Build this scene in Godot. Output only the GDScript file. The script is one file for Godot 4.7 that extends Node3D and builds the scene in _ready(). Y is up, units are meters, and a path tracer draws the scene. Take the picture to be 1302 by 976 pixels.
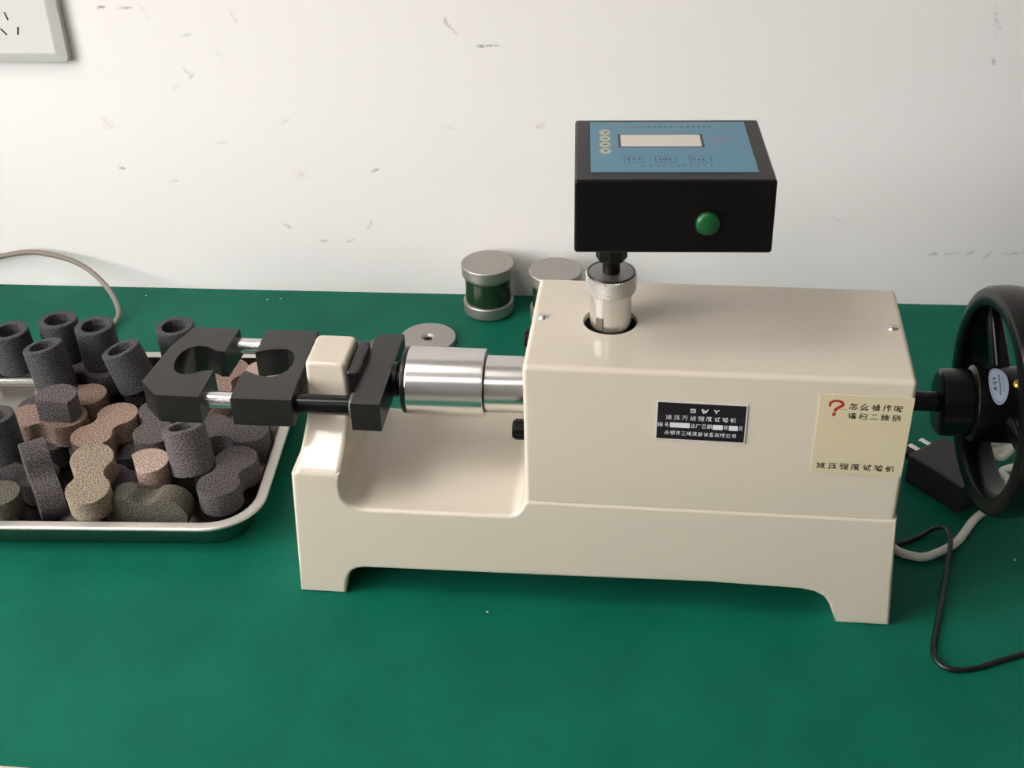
extends Node3D

# ---------------------------------------------------------------- mesh builder
class MB:
	var p := PackedVector3Array()

	func tri(a: Vector3, b: Vector3, c: Vector3) -> void:
		if (b - a).cross(c - a).length_squared() < 1e-22:
			return
		p.append(a)
		p.append(b)
		p.append(c)

	func cap(loop: PackedVector3Array, flip: bool) -> void:
		var n := loop.size()
		var nor := Vector3.ZERO
		for i in n:
			nor += loop[i].cross(loop[(i + 1) % n])
		nor = nor.normalized()
		var ax := nor.cross(Vector3(0.31, 0.77, 0.55)).normalized()
		var ay := nor.cross(ax)
		var pts := PackedVector2Array()
		for v in loop:
			pts.append(Vector2(v.dot(ax), v.dot(ay)) * 100.0)
		var idx := Geometry2D.triangulate_polygon(pts)
		if idx.is_empty():
			for i in range(1, n - 1):
				if flip:
					tri(loop[0], loop[i + 1], loop[i])
				else:
					tri(loop[0], loop[i], loop[i + 1])
			return
		for t in range(0, idx.size(), 3):
			var a := loop[idx[t]]
			var b := loop[idx[t + 1]]
			var c := loop[idx[t + 2]]
			var same: bool = (b - a).cross(c - a).dot(nor) > 0.0
			if same != flip:
				tri(a, b, c)
			else:
				tri(a, c, b)

	func loft(loops: Array, cap0 := true, cap1 := true, around := true) -> void:
		var start := p.size()
		var n: int = loops[0].size()
		for i in loops.size() - 1:
			var a: PackedVector3Array = loops[i]
			var b: PackedVector3Array = loops[i + 1]
			for j in (n if around else n - 1):
				var k := (j + 1) % n
				tri(a[j], a[k], b[k])
				tri(a[j], b[k], b[j])
		if cap0:
			cap(loops[0], true)
		if cap1:
			cap(loops[-1], false)
		orient(start)

	func orient(start: int) -> void:
		var mid := Vector3.ZERO
		for i in range(start, p.size()):
			mid += p[i]
		mid /= maxf(1.0, p.size() - start)
		var vol := 0.0
		for i in range(start, p.size(), 3):
			vol += (p[i] - mid).dot((p[i + 1] - mid).cross(p[i + 2] - mid))
		if vol < 0.0:
			for i in range(start, p.size(), 3):
				var t := p[i + 1]
				p[i + 1] = p[i + 2]
				p[i + 2] = t

	func put(xf: Transform3D, start := 0) -> void:
		for i in range(start, p.size()):
			p[i] = xf * p[i]

	func mesh(angle := 40.0, uv = null) -> ArrayMesh:
		var fn := PackedVector3Array()
		var near := {}
		for i in range(0, p.size(), 3):
			fn.append((p[i + 1] - p[i]).cross(p[i + 2] - p[i]))
		for i in p.size():
			var key := Vector3i((p[i] * 2e5).round())
			if not near.has(key):
				near[key] = []
			near[key].append(i / 3)
		var lim := cos(deg_to_rad(angle))
		var unit := PackedVector3Array()
		for f in fn:
			unit.append(f.normalized())
		var vs := PackedVector3Array()
		var ns := PackedVector3Array()
		var us := PackedVector2Array()
		for t in fn.size():
			for o in [0, 2, 1]:
				var v := p[t * 3 + o]
				var s := Vector3.ZERO
				for f in near[Vector3i((v * 2e5).round())]:
					if unit[f].dot(unit[t]) > lim:
						s += fn[f]
				vs.append(v)
				ns.append(s.normalized() if s.length_squared() > 0.0 else unit[t])
				us.append(uv.call(v) if uv != null else Vector2(v.x, v.z))
		var arr := []
		arr.resize(Mesh.ARRAY_MAX)
		arr[Mesh.ARRAY_VERTEX] = vs
		arr[Mesh.ARRAY_NORMAL] = ns
		arr[Mesh.ARRAY_TEX_UV] = us
		var m := ArrayMesh.new()
		m.add_surface_from_arrays(Mesh.PRIMITIVE_TRIANGLES, arr)
		return m

# ---------------------------------------------------------------- shape helpers
func rrect(w: float, d: float, r: float, seg := 4, c := Vector2.ZERO) -> PackedVector2Array:
	var out := PackedVector2Array()
	r = maxf(r, 1e-5)
	for q in 4:
		var s := Vector2(1 if q == 0 or q == 3 else -1, 1 if q < 2 else -1)
		for k in seg + 1:
			var a := PI / 2 * (q + float(k) / seg)
			out.append(c + Vector2(s.x * (w / 2 - r), s.y * (d / 2 - r)) + Vector2(cos(a), sin(a)) * r)
	return out

func at_y(poly: PackedVector2Array, y: float) -> PackedVector3Array:
	var out := PackedVector3Array()
	for v in poly:
		out.append(Vector3(v.x, y, v.y))
	return out

func inset(poly: PackedVector2Array, b: float) -> PackedVector2Array:
	var n := poly.size()
	var area := 0.0
	for i in n:
		area += poly[i].cross(poly[(i + 1) % n])
	var sg := signf(area)
	var out := PackedVector2Array()
	for i in n:
		var e0 := (poly[i] - poly[(i + n - 1) % n]).normalized()
		var e1 := (poly[(i + 1) % n] - poly[i]).normalized()
		var n0 := Vector2(-e0.y, e0.x) * sg
		var n1 := Vector2(-e1.y, e1.x) * sg
		var m := (n0 + n1).normalized()
		out.append(poly[i] + m * b / maxf(0.5, m.dot(n0)))
	return out

# the same with points along the straight sides, so that a round hole can be joined to it
func rrect_dense(w: float, d: float, r: float, seg: int, c: Vector2, per: int) -> PackedVector2Array:
	var base := rrect(w, d, r, seg, c)
	var out := PackedVector2Array()
	for i in base.size():
		out.append(base[i])
		if i % (seg + 1) == seg:
			for k in range(1, per):
				out.append(base[i].lerp(base[(i + 1) % base.size()], float(k) / per))
	return out

# a rounded box around the origin
func rbox(mb: MB, size: Vector3, r: float, seg := 3, rc := -1.0) -> void:
	if rc < 0.0:
		rc = r
	var loops := []
	for side in 2:
		for k in seg + 1:
			var a: float = PI / 2 * float(k) / seg
			var ins := r * (1 - sin(a)) if side == 0 else r * (1 - cos(a))
			var y := -size.y / 2 + r * (1 - cos(a)) if side == 0 else size.y / 2 - r * (1 - sin(a))
			loops.append(at_y(rrect(size.x - 2 * ins, size.z - 2 * ins, maxf(rc - ins, 2e-5), seg), y))
	mb.loft(loops)

func box_mesh(size: Vector3, r: float, seg := 3, rc := -1.0, uv = null) -> ArrayMesh:
	var mb := MB.new()
	rbox(mb, size, r, seg, rc)
	return mb.mesh(40, uv)

# profile of (radius, height) turned about y; ring: the profile closes on itself
func lathe(mb: MB, prof: Array, seg := 32, ring := false) -> void:
	var loops := []
	for q in prof:
		var l := PackedVector3Array()
		for k in seg:
			var a := TAU * k / seg
			l.append(Vector3(cos(a) * maxf(q.x, 1e-5), q.y, sin(a) * maxf(q.x, 1e-5)))
		loops.append(l)
	if ring:
		loops.append(loops[0])
		mb.loft(loops, false, false)
	else:
		mb.loft(loops)

func lathe_mesh(prof: Array, seg := 32, ring := false, xf := Transform3D(), angle := 35.0, uv = null) -> ArrayMesh:
	var mb := MB.new()
	lathe(mb, prof, seg, ring)
	mb.put(xf)
	return mb.mesh(angle, uv)

# a rod profile with chamfered ends
func rod_prof(r: float, a: float, b: float, ch := 0.0006) -> Array:
	return [Vector2(r - ch, a), Vector2(r - ch * 0.3, a + ch * 0.3), Vector2(r, a + ch), Vector2(r, b - ch), Vector2(r - ch * 0.3, b - ch * 0.3), Vector2(r - ch, b)]

# y axis of the lathe laid along +x
func along_x(o: Vector3) -> Transform3D:
	return Transform3D(Basis(Vector3(0, 0, 1), Vector3(1, 0, 0), Vector3(0, 1, 0)), o)

func extrude(mb: MB, poly: PackedVector2Array, y0: float, y1: float, bev: float, seg := 2) -> void:
	var loops := []
	for side in 2:
		for k in seg + 1:
			var a: float = PI / 2 * float(k) / seg
			var ins := bev * (1 - sin(a)) if side == 0 else bev * (1 - cos(a))
			var y := y0 + bev * (1 - cos(a)) if side == 0 else y1 - bev * (1 - sin(a))
			loops.append(at_y(inset(poly, ins), y))
	mb.loft(loops)

func smooth_path(pts: Array, per := 8) -> PackedVector3Array:
	var out := PackedVector3Array()
	for i in pts.size() - 1:
		var a: Vector3 = pts[maxi(i - 1, 0)]
		var b: Vector3 = pts[i]
		var c: Vector3 = pts[i + 1]
		var d: Vector3 = pts[mini(i + 2, pts.size() - 1)]
		for k in per:
			out.append(b.cubic_interpolate(c, a, d, float(k) / per))
	out.append(pts[-1])
	return out

func tube(mb: MB, path: PackedVector3Array, r: float, seg := 10) -> void:
	var loops := []
	var u := Vector3.ZERO
	for i in path.size():
		var t := (path[mini(i + 1, path.size() - 1)] - path[maxi(i - 1, 0)]).normalized()
		if u == Vector3.ZERO:
			u = t.cross(Vector3(0.2, 0.9, 0.3)).normalized()
		u = (u - t * u.dot(t)).normalized()
		var w := t.cross(u)
		var l := PackedVector3Array()
		for k in seg:
			var a := TAU * k / seg
			l.append(path[i] + (u * cos(a) + w * sin(a)) * r)
		loops.append(l)
	mb.loft(loops)

func v2(list: Array) -> PackedVector2Array:
	var out := PackedVector2Array()
	for i in range(0, list.size(), 2):
		out.append(Vector2(list[i], list[i + 1]))
	return out

# ---------------------------------------------------------------- scene helpers
func mat(c: Color, rough := 0.5, metal := 0.0) -> StandardMaterial3D:
	var m := StandardMaterial3D.new()
	m.albedo_color = c
	m.roughness = rough
	m.metallic = metal
	return m

func noise_tex(freq: float, lo: Color, mid: Color, hi: Color, sd: int, kind := FastNoiseLite.TYPE_SIMPLEX, octaves := 3, side := 256) -> NoiseTexture2D:
	var n := FastNoiseLite.new()
	n.noise_type = kind
	n.frequency = freq
	n.seed = sd
	n.fractal_octaves = octaves
	var t := NoiseTexture2D.new()
	t.width = side
	t.height = side
	t.seamless = true
	t.noise = n
	var g := Gradient.new()
	g.set_color(0, lo)
	g.set_color(1, hi)
	g.add_point(0.5, mid)
	t.color_ramp = g
	return t

func numbered(called: String, parent: Node) -> String:
	if not parent.has_node(NodePath(called)):
		return called
	var k := 1
	while parent.has_node(NodePath("%s_%03d" % [called, k])):
		k += 1
	return "%s_%03d" % [called, k]

func tag(o: Node3D, label: String, category: String, group := "") -> Node3D:
	o.set_meta("label", label)
	o.set_meta("category", category)
	if group != "":
		o.set_meta("group", group)
	return o

func thing(called: String, label: String, category: String, at := Vector3.ZERO, group := "") -> Node3D:
	var o := Node3D.new()
	o.name = numbered(called, self)
	add_child(o, true)
	o.position = at
	return tag(o, label, category, group)

func part(called: String, m: Mesh, material: Material, parent: Node, xf := Transform3D(), label := "") -> MeshInstance3D:
	var o := MeshInstance3D.new()
	o.name = numbered(called, parent)
	o.mesh = m
	o.material_override = material
	parent.add_child(o, true)
	o.transform = xf
	if label != "":
		o.set_meta("label", label)
	return o

func struct(called: String, m: Mesh, material: Material, label: String, xf := Transform3D()) -> MeshInstance3D:
	var o := part(called, m, material, self, xf, label)
	o.set_meta("kind", "structure")
	return o

func off(v: Vector3) -> Transform3D:
	return Transform3D(Basis(), v)

# ---------------------------------------------------------------- lettering: strokes on a 10 x 10 grid, four digits per stroke
const G := {
	"液": "0112 0314 0916 6061 3292 4326 3539 7355 7384 8459 5599", "压": "1191 1119 1909 3484 6269 2898 7687", "万": "0191 4125 2508 4484 8479 7969",
	"能": "2013 1343 1519 4549 1545 1747 6064 6494 9484 8173 6569 6999 9586", "强": "0131 3133 0333 0305 0535 3538 3819 5191 5153 9193 5393 5595 5557 9597 5797 7379 5999",
	"度": "5051 1191 1109 2383 4245 7275 4575 3686 8639 4699", "试": "1122 0424 2428 2836 3292 3555 4558 3868 7078 7899 8191", "验": "0131 3135 1114 1444 4448 4838 0636 7053 7093 5484 5658 7668 9678 5999",
	"机": "0343 2029 2306 2346 5181 5157 5739 8188 8899", "编": "2003 0333 3306 0636 0938 6061 5191 5159 5393 5595 6569 7579 9599", "号": "3070 3033 7073 3373 1595 3557 4777 7779 7949",
	"出": "5059 2124 2484 8184 1619 1999 9699", "厂": "1191 1109", "日": "2080 2029 8089 2484 2989", "期": "0141 1017 3037 1333 1535 0747 1709 3749 6090 6059 9099 6393 6696",
	"年": "3013 2191 2484 2427 0797 5159", "月": "3070 3019 7079 3373 3676", "无": "2181 0494 5109 5458 5898 9897", "锡": "2003 1343 0545 2329 2939 5090 5054 9094 5292 5494 5696 9698 7659",
	"市": "5051 1191 2383 2328 8388 5259", "三": "1181 2575 0999", "峰": "2027 0307 0747 4347 7053 6191 8155 6199 5686 5888 7579", "仪": "2014 1319 6071 4159 9149 4299 6163",
	"器": "1131 1113 3133 1333 6181 6163 8183 6383 0595 5427 5486 1737 1719 3739 1939 6787 6769 8789 6989", "设": "1122 0424 2428 2836 5154 5181 8184 8494 5585 8539 5599",
	"备": "4014 3080 8015 2585 2529 8589 2989 2787 5559", "有": "0191 4008 3484 3439 8489 3686 3888", "限": "0131 0109 3113 1335 3515 5090 5059 9094 5494 5292 5979 6499",
	"公": "4104 6194 5319 1989 7799", "司": "1191 9189 8979 1373 2565 2528 6568 2868", "怎": "3013 2191 4145 4383 4575 1608 3639 3979 7977 9698 5657", "么": "5005 8309 0989 6799",
	"操": "2029 0343 0645 6080 6062 8082 6282 4363 4345 6365 4565 7393 7375 9395 7595 4797 7659 7749 7799", "作": "2014 1319 6044 5191 6169 6393 6696", "呢": "0131 0107 3137 0737 5191 5148 9194 5494 6689 6569 6999",
	"请": "1122 0424 2428 2836 4191 4393 4595 7055 5696 5659 9699 5797 5898", "扫": "2029 0343 0645 5191 9199 5999 5595", "二": "2171 0898", "维": "2003 0333 3306 0636 0938 6044 5359 5292 5494 5696 5898 7278",
	"码": "0141 2105 1445 1419 4449 1949 5181 8185 6164 6494 9498 9888 5676",
	"S": "8262 6131 3112 1213 1334 3464 6485 8587 8768 6838 3817", "W": "0132 0138 3853 5367 6791", "Y": "1144 8144 4448",
}

func line(im: Image, a: Vector2, b: Vector2, w: float, c: Color) -> void:
	var n := int(a.distance_to(b) * 1.5) + 1
	for i in n + 1:
		var q := a.lerp(b, float(i) / n)
		im.fill_rect(Rect2i(int(q.x - w / 2), int(q.y - w / 2), maxi(1, roundi(w)), maxi(1, roundi(w))), c)

func glyph(im: Image, ch: String, o: Vector2, s: Vector2, w: float, c: Color) -> void:
	for k in G[ch].split(" "):
		line(im, o + Vector2(int(k[0]), int(k[1])) / 9.0 * s, o + Vector2(int(k[2]), int(k[3])) / 9.0 * s, w, c)

func write(im: Image, text: String, o: Vector2, step: float, s: Vector2, w: float, c: Color) -> void:
	for i in text.length():
		if G.has(text[i]):
			glyph(im, text[i], o + Vector2(step * i, 0), s, w, c)

func picture(im: Image) -> ImageTexture:
	im.generate_mipmaps()
	return ImageTexture.create_from_image(im)

func print_mat(im: Image, rough := 0.35) -> StandardMaterial3D:
	var m := mat(Color.WHITE, rough)
	m.albedo_texture = picture(im)
	return m

# ---------------------------------------------------------------- the specimens in the tray
var eight: ArrayMesh
var lobe: ArrayMesh
var pipe: ArrayMesh
var rng := RandomNumberGenerator.new()

func eight_outline(half: bool) -> PackedVector2Array:
	var out := PackedVector2Array()
	# a figure-eight briquette: 72 long, lobes 37 wide, waist 23
	var c := 0.0178
	var r := 0.0185
	if half:
		for k in 21:
			var a: float = lerp(-2.2, 2.2, k / 20.0)
			out.append(Vector2(r * sin(a), r * cos(a)))
		return out
	for e in 2:
		var sg := 1.0 if e == 0 else -1.0
		for k in 15:
			var a: float = lerp(-1.95, 1.95, k / 14.0)
			out.append(Vector2(sg * r * sin(a), sg * (c + r * cos(a))))
		for k in range(1, 6):
			var t: float = lerp(1.0, -1.0, k / 6.0)
			out.append(Vector2(sg * (0.0116 + 0.0056 * t * t), sg * t * (c + r * cos(1.95))))
	return out

func sand(c: Color, sd: int) -> StandardMaterial3D:
	var m := mat(Color.WHITE, 0.95)
	m.albedo_texture = noise_tex(0.13, c.darkened(0.85), c, c.lightened(0.5), sd, FastNoiseLite.TYPE_SIMPLEX, 3)
	m.uv1_triplanar = true
	m.uv1_scale = Vector3(18, 18, 18)
	m.heightmap_enabled = true
	m.heightmap_texture = noise_tex(0.14, Color.BLACK, Color(0.5, 0.5, 0.5), Color.WHITE, sd + 7, FastNoiseLite.TYPE_SIMPLEX, 2)
	m.heightmap_scale = 0.05
	return m

func turned(e: Vector3) -> Basis:
	return Basis.from_euler(Vector3(deg_to_rad(e.x), deg_to_rad(e.y), deg_to_rad(e.z)))

func _ready() -> void:
	rng.seed = 11
	# ------------------------------------------------------------ camera, sky, lights, exposure
	var cam := Camera3D.new()
	cam.name = "camera"
	add_child(cam)
	cam.transform = Transform3D(Basis(Vector3(0.99316193, -0.02541435, -0.11394513), Vector3(-0.04146784, 0.83557651, -0.54780682), Vector3(0.10913203, 0.54878594, 0.8288089)).orthonormalized(), Vector3(0.0947859, 0.7205090, 0.7751115))
	cam.fov = rad_to_deg(2.0 * atan(488.0 / 1687.7))
	cam.near = 0.02
	cam.far = 60.0
	cam.current = true

	var env := Environment.new()
	env.background_mode = Environment.BG_SKY
	var sky := Sky.new()
	var psm := ProceduralSkyMaterial.new()
	psm.sky_top_color = Color(0.975, 0.965, 0.965)
	psm.sky_horizon_color = Color(1.0, 0.98, 0.972)
	psm.ground_bottom_color = Color(0.5, 0.5, 0.47)
	psm.ground_horizon_color = Color(0.8, 0.8, 0.78)
	psm.sky_energy_multiplier = 5.0
	psm.ground_energy_multiplier = 2.0
	sky.sky_material = psm
	env.sky = sky
	env.tonemap_mode = Environment.TONE_MAPPER_LINEAR
	env.tonemap_exposure = 0.358
	env.sdfgi_enabled = true
	env.ssao_enabled = true
	env.ssil_enabled = true
	var we := WorldEnvironment.new()
	we.name = "world_environment"
	we.environment = env
	add_child(we)

	var lamp_glow := mat(Color(0.95, 0.95, 0.93), 0.4)
	lamp_glow.emission_enabled = true
	lamp_glow.emission = Color(1.0, 0.98, 0.94)
	lamp_glow.emission_energy_multiplier = 1.0
	var lamp_white := mat(Color(0.9, 0.9, 0.9), 0.4)
	# two ceiling panels over and behind the photographer, left of the machine
	for pos in [Vector3(-0.85, 1.97, 0.45), Vector3(-0.55, 1.97, 2.2)]:
		var l := thing("ceiling_lamp", "square white ceiling panel lamp %s the wall" % ("nearer to" if pos.z < 1.5 else "farther from"), "lamp", pos)
		part("frame", box_mesh(Vector3(0.64, 0.05, 0.64), 0.004), lamp_white, l, off(Vector3(0, 0.005, 0)))
		part("diffuser", box_mesh(Vector3(0.6, 0.01, 0.6), 0.002), lamp_glow, l, off(Vector3(0, -0.024, 0)))
		var al := AreaLight3D.new()
		al.name = "panel_light"
		al.area_size = Vector2(0.6, 0.6)
		al.light_energy = 3.9 if pos.z < 1.5 else 2.2
		al.light_color = Color(1.0, 0.975, 0.955)
		al.shadow_enabled = true
		al.area_range = 12.0
		al.area_attenuation = 2.0
		l.add_child(al)
		al.position = Vector3(0, -0.035, 0)
		al.rotation.x = -PI / 2

	# ------------------------------------------------------------ the room
	var white_paint := mat(Color(0.93, 0.925, 0.915), 0.75)
	var wall_im := Image.create(1536, 512, false, Image.FORMAT_RGB8)
	wall_im.fill(Color(0.935, 0.92, 0.912))
	# scuffs: x, y on the wall in metres, length, tilt, strength
	var scuffs := [
		[-0.4729, 0.3182, 0.008, 0.0, 0.45], [-0.448, 0.3175, 0.013, 0.0, 0.35], [-0.429, 0.314, 0.018, -1.1, 0.08], [-0.339, 0.309, 0.014, -1.2, 0.14], [-0.1227, 0.2996, 0.019, -0.9, 0.3], [-0.127, 0.304, 0.01, -1.3, 0.22],
		[-0.0837, 0.2808, 0.016, 0.08, 0.4], [-0.094, 0.2804, 0.006, -0.1, 0.4], [-0.3953, 0.2512, 0.014, -0.8, 0.16], [-0.392, 0.247, 0.01, 0.9, 0.14], [-0.3906, 0.2897, 0.01, 0.1, 0.16], [-0.2098, 0.1462, 0.007, 0.3, 0.35],
		[-0.4846, 0.1441, 0.006, 0.0, 0.32], [-0.3122, 0.0791, 0.009, -0.6, 0.2], [-0.2445, 0.0623, 0.014, 0.4, 0.16], [-0.221, 0.0827, 0.012, 1.0, 0.18], [-0.2741, 0.0617, 0.008, 0.2, 0.2], [-0.035, 0.1981, 0.012, 0.4, 0.13],
		[0.3966, 0.308, 0.034, -1.45, 0.16], [0.399, 0.306, 0.02, -1.2, 0.16], [0.4013, 0.2678, 0.01, -1.3, 0.2], [0.3747, 0.0591, 0.01, 0.3, 0.3], [0.3946, 0.0604, 0.016, 0.1, 0.25], [0.412, 0.0612, 0.01, 0.5, 0.24], [0.4583, 0.0618, 0.03, 0.06, 0.28], [0.43, 0.058, 0.012, 0.9, 0.2], [0.2734, 0.0965, 0.02, -0.5, 0.1],
		[-0.30, 0.2, 0.012, 0.5, 0.07], [-0.37, 0.175, 0.016, 0.1, 0.09], [-0.36, 0.27, 0.02, -1.0, 0.07], [-0.41, 0.235, 0.012, 0.7, 0.08], [-0.43, 0.13, 0.012, 0.2, 0.1], [-0.13, 0.195, 0.016, -0.3, 0.07],
	]
	for s in scuffs:
		var o: Vector2 = Vector2((s[0] + 0.72) / 1.26 * 1536.0, (0.42 - s[1]) / 0.42 * 512.0)
		var d: Vector2 = Vector2(cos(s[3]), -sin(s[3])) * s[2] / 1.26 * 1536.0 / 2.0
		for k in 60:
			var t := rng.randf_range(-1, 1)
			var q: Vector2 = o + d * t + Vector2(rng.randfn(0, 1.0), rng.randfn(0, 1.0))
			if q.x > 2 and q.y > 2 and q.x < 1533 and q.y < 509:
				var c := wall_im.get_pixelv(Vector2i(q))
				wall_im.fill_rect(Rect2i(Vector2i(q), Vector2i(2, 1)), c.lerp(Color(0.3, 0.29, 0.28), s[4] * (1 - absf(t) * 0.6) * 0.38))
	for s in [[-0.2903, 0.1414, 0.014], [-0.035, 0.199, 0.01], [-0.49, 0.195, 0.012]]:   # yellowish smudges
		for k in 50:
			var q: Vector2 = Vector2((s[0] + rng.randfn(0, s[2] * 0.3) + 0.72) / 1.26 * 1536.0, (0.42 - s[1] - rng.randfn(0, s[2] * 0.25)) / 0.42 * 512.0)
			wall_im.fill_rect(Rect2i(Vector2i(q), Vector2i(2, 3)), wall_im.get_pixelv(Vector2i(q)).lerp(Color(0.75, 0.66, 0.48), 0.07))
	var wall_mat := mat(Color.WHITE, 0.6)
	wall_mat.albedo_texture = picture(wall_im)
		# the wall behind the table: turned by 1.5 degrees to the machine; uv only over the stretch with scuffs
	var wall_uv := func(v: Vector3) -> Vector2: return Vector2(clampf((v.x + 0.72) / 1.26, 0.0005, 0.9995), clampf((0.42 - v.y) / 0.42, 0.0005, 0.9995))
	var wmb := MB.new()
	var xs := [-1.62, -0.72, 0.54, 2.7]
	var ys := [-0.75, 0.0, 0.42, 2.0]
	for i in 3:
		for j in 3:
			var a := Vector3(xs[i], ys[j], 0)
			var b := Vector3(xs[i + 1], ys[j], 0)
			var c := Vector3(xs[i + 1], ys[j + 1], 0)
			var d := Vector3(xs[i], ys[j + 1], 0)
			wmb.tri(a, b, c)
			wmb.tri(a, c, d)
	var back := Vector3(0, 0, -0.12)
	for e in [[Vector3(-1.62, -0.75, 0), Vector3(2.7, -0.75, 0)], [Vector3(2.7, -0.75, 0), Vector3(2.7, 2, 0)], [Vector3(2.7, 2, 0), Vector3(-1.62, 2, 0)], [Vector3(-1.62, 2, 0), Vector3(-1.62, -0.75, 0)]]:
		wmb.tri(e[0], e[0] + back, e[1] + back)
		wmb.tri(e[0], e[1] + back, e[1])
	wmb.tri(Vector3(-1.62, -0.75, 0) + back, Vector3(2.7, 2, 0) + back, Vector3(2.7, -0.75, 0) + back)
	wmb.tri(Vector3(-1.62, -0.75, 0) + back, Vector3(-1.62, 2, 0) + back, Vector3(2.7, 2, 0) + back)
	struct("wall_back", wmb.mesh(20, wall_uv), wall_mat, "white painted wall with scuff marks behind the table", Transform3D(Basis(Vector3.UP, 0.0256), Vector3(0, 0, -0.4938)))
	var slab := func(called: String, lo: Vector3, hi: Vector3, m: Material, label: String): struct(called, box_mesh(hi - lo, 0.001, 1), m, label, off((lo + hi) / 2))
	slab.call("floor", Vector3(-1.7, -0.85, -0.7), Vector3(2.8, -0.75, 3.2), mat(Color(0.66, 0.63, 0.6), 0.5), "pale grey floor below the table")
	slab.call("ceiling", Vector3(-1.7, 2.0, -0.7), Vector3(2.8, 2.1, 3.2), white_paint, "white ceiling")
	slab.call("wall_right", Vector3(2.6, -0.75, -0.7), Vector3(2.7, 2.0, 3.1), mat(Color(0.75, 0.745, 0.74), 0.7), "pale side wall on the right")
	slab.call("wall_front", Vector3(-1.62, -0.75, 3.0), Vector3(2.7, 2.0, 3.1), mat(Color(0.5, 0.49, 0.48), 0.7), "grey wall behind the photographer")
	# left wall with a window opening: z 0.1 .. 1.9, y 0.15 .. 1.65
	var lw := MB.new()
	for q in [[-0.75, 0.15, -0.7, 3.1], [1.65, 2.0, -0.7, 3.1], [0.15, 1.65, -0.7, 0.1], [0.15, 1.65, 1.9, 3.1]]:
		var st := lw.p.size()
		rbox(lw, Vector3(0.12, q[1] - q[0], q[3] - q[2]), 0.001, 1)
		lw.put(off(Vector3(-1.56, (q[0] + q[1]) / 2, (q[2] + q[3]) / 2)), st)
	struct("wall_left", lw.mesh(), white_paint, "white side wall with a window on the left")
	var wf := MB.new()
	for q in [[0.15, 0.2, 0.1, 1.9], [1.6, 1.65, 0.1, 1.9], [0.2, 1.6, 0.1, 0.15], [0.2, 1.6, 1.85, 1.9], [0.2, 1.6, 0.975, 1.025]]:
		var st := wf.p.size()
		rbox(wf, Vector3(0.06, q[1] - q[0], q[3] - q[2]), 0.002, 1)
		wf.put(off(Vector3(-1.56, (q[0] + q[1]) / 2, (q[2] + q[3]) / 2)), st)
	var win := struct("window_1", wf.mesh(), lamp_white, "white framed window in the left wall")
	var glass := mat(Color(1, 1, 1, 0.06), 0.03)
	glass.transparency = BaseMaterial3D.TRANSPARENCY_ALPHA
	for z in [0.5625, 1.4375]:
		part("pane", box_mesh(Vector3(0.006, 1.4, 0.825), 0.0005, 1), glass, win, off(Vector3(-1.56, 0.9, z)))

	# ------------------------------------------------------------ table and green mat
	var edge := v2([-1.4, 0.205, 1.3, 0.205, 1.3, -0.4938 - 0.0256 * 1.3 + 0.0015, -1.4, -0.4938 + 0.0256 * 1.4 + 0.0015])
	var table := thing("table", "pale topped work table standing against the white wall under the green mat", "table", Vector3(0, -0.75, 0))
	var tmb := MB.new()
	extrude(tmb, edge, 0.715, 0.748, 0.002)
	var laminate := mat(Color(0.78, 0.72, 0.68), 0.45)
	part("tabletop", tmb.mesh(), laminate, table)
	for x in [-1.3, 1.2]:
		for z in [-0.40, 0.13]:
			part("leg", box_mesh(Vector3(0.04, 0.715, 0.04), 0.003, 2), mat(Color(0.5, 0.5, 0.5), 0.4), table, off(Vector3(x, 0.3575, z)))
	var mmb := MB.new()
	extrude(mmb, v2([-1.38, 0.1935, 1.28, 0.1935, 1.28, -0.4938 - 0.0256 * 1.28 + 0.002, -1.38, -0.4938 + 0.0256 * 1.38 + 0.002]), -0.002, 0.0, 0.0005)
	var green := mat(Color.WHITE, 0.5)
	green.albedo_texture = noise_tex(0.012, Color(0.03, 0.34, 0.268), Color(0.036, 0.36, 0.285), Color(0.042, 0.38, 0.30), 5, FastNoiseLite.TYPE_SIMPLEX, 4)
	green.uv1_triplanar = true
	green.uv1_scale = Vector3(3, 3, 3)
	green.metallic_specular = 0.22
	green.heightmap_enabled = true
	green.heightmap_texture = noise_tex(0.03, Color.BLACK, Color(0.5, 0.5, 0.5), Color.WHITE, 9, FastNoiseLite.TYPE_SIMPLEX, 2)
	green.heightmap_scale = 0.02
	var mat_o := part("table_mat", mmb.mesh(), green, self)
	tag(mat_o, "smooth dark green mat covering the whole table top", "mat")

	# ------------------------------------------------------------ the strength tester
	var cream := mat(Color(0.805, 0.768, 0.70), 0.2)
	cream.clearcoat_enabled = true
	cream.clearcoat = 0.5
	cream.clearcoat_roughness = 0.07
	cream.heightmap_enabled = true
	cream.heightmap_texture = noise_tex(0.02, Color.BLACK, Color(0.5, 0.5, 0.5), Color.WHITE, 21, FastNoiseLite.TYPE_SIMPLEX, 2)
	cream.heightmap_scale = 0.012
	cream.uv1_triplanar = true
	cream.uv1_scale = Vector3(9, 9, 9)
	var black_oxide := mat(Color(0.065, 0.056, 0.058), 0.33)
	black_oxide.metallic_specular = 0.52
	var black_plastic := mat(Color(0.025, 0.022, 0.023), 0.36)
	var black_gloss := mat(Color(0.03, 0.03, 0.03), 0.25)
	black_plastic.metallic_specular = 0.36
	black_gloss.metallic_specular = 0.4
	var chrome := mat(Color(0.94, 0.935, 0.93), 0.24, 1.0)
	chrome.anisotropy_enabled = true
	chrome.anisotropy = 0.3
	var steel := mat(Color(0.74, 0.72, 0.70), 0.5, 1.0)
	var dark_steel := mat(Color(0.16, 0.145, 0.15), 0.35, 0.7)

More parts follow.
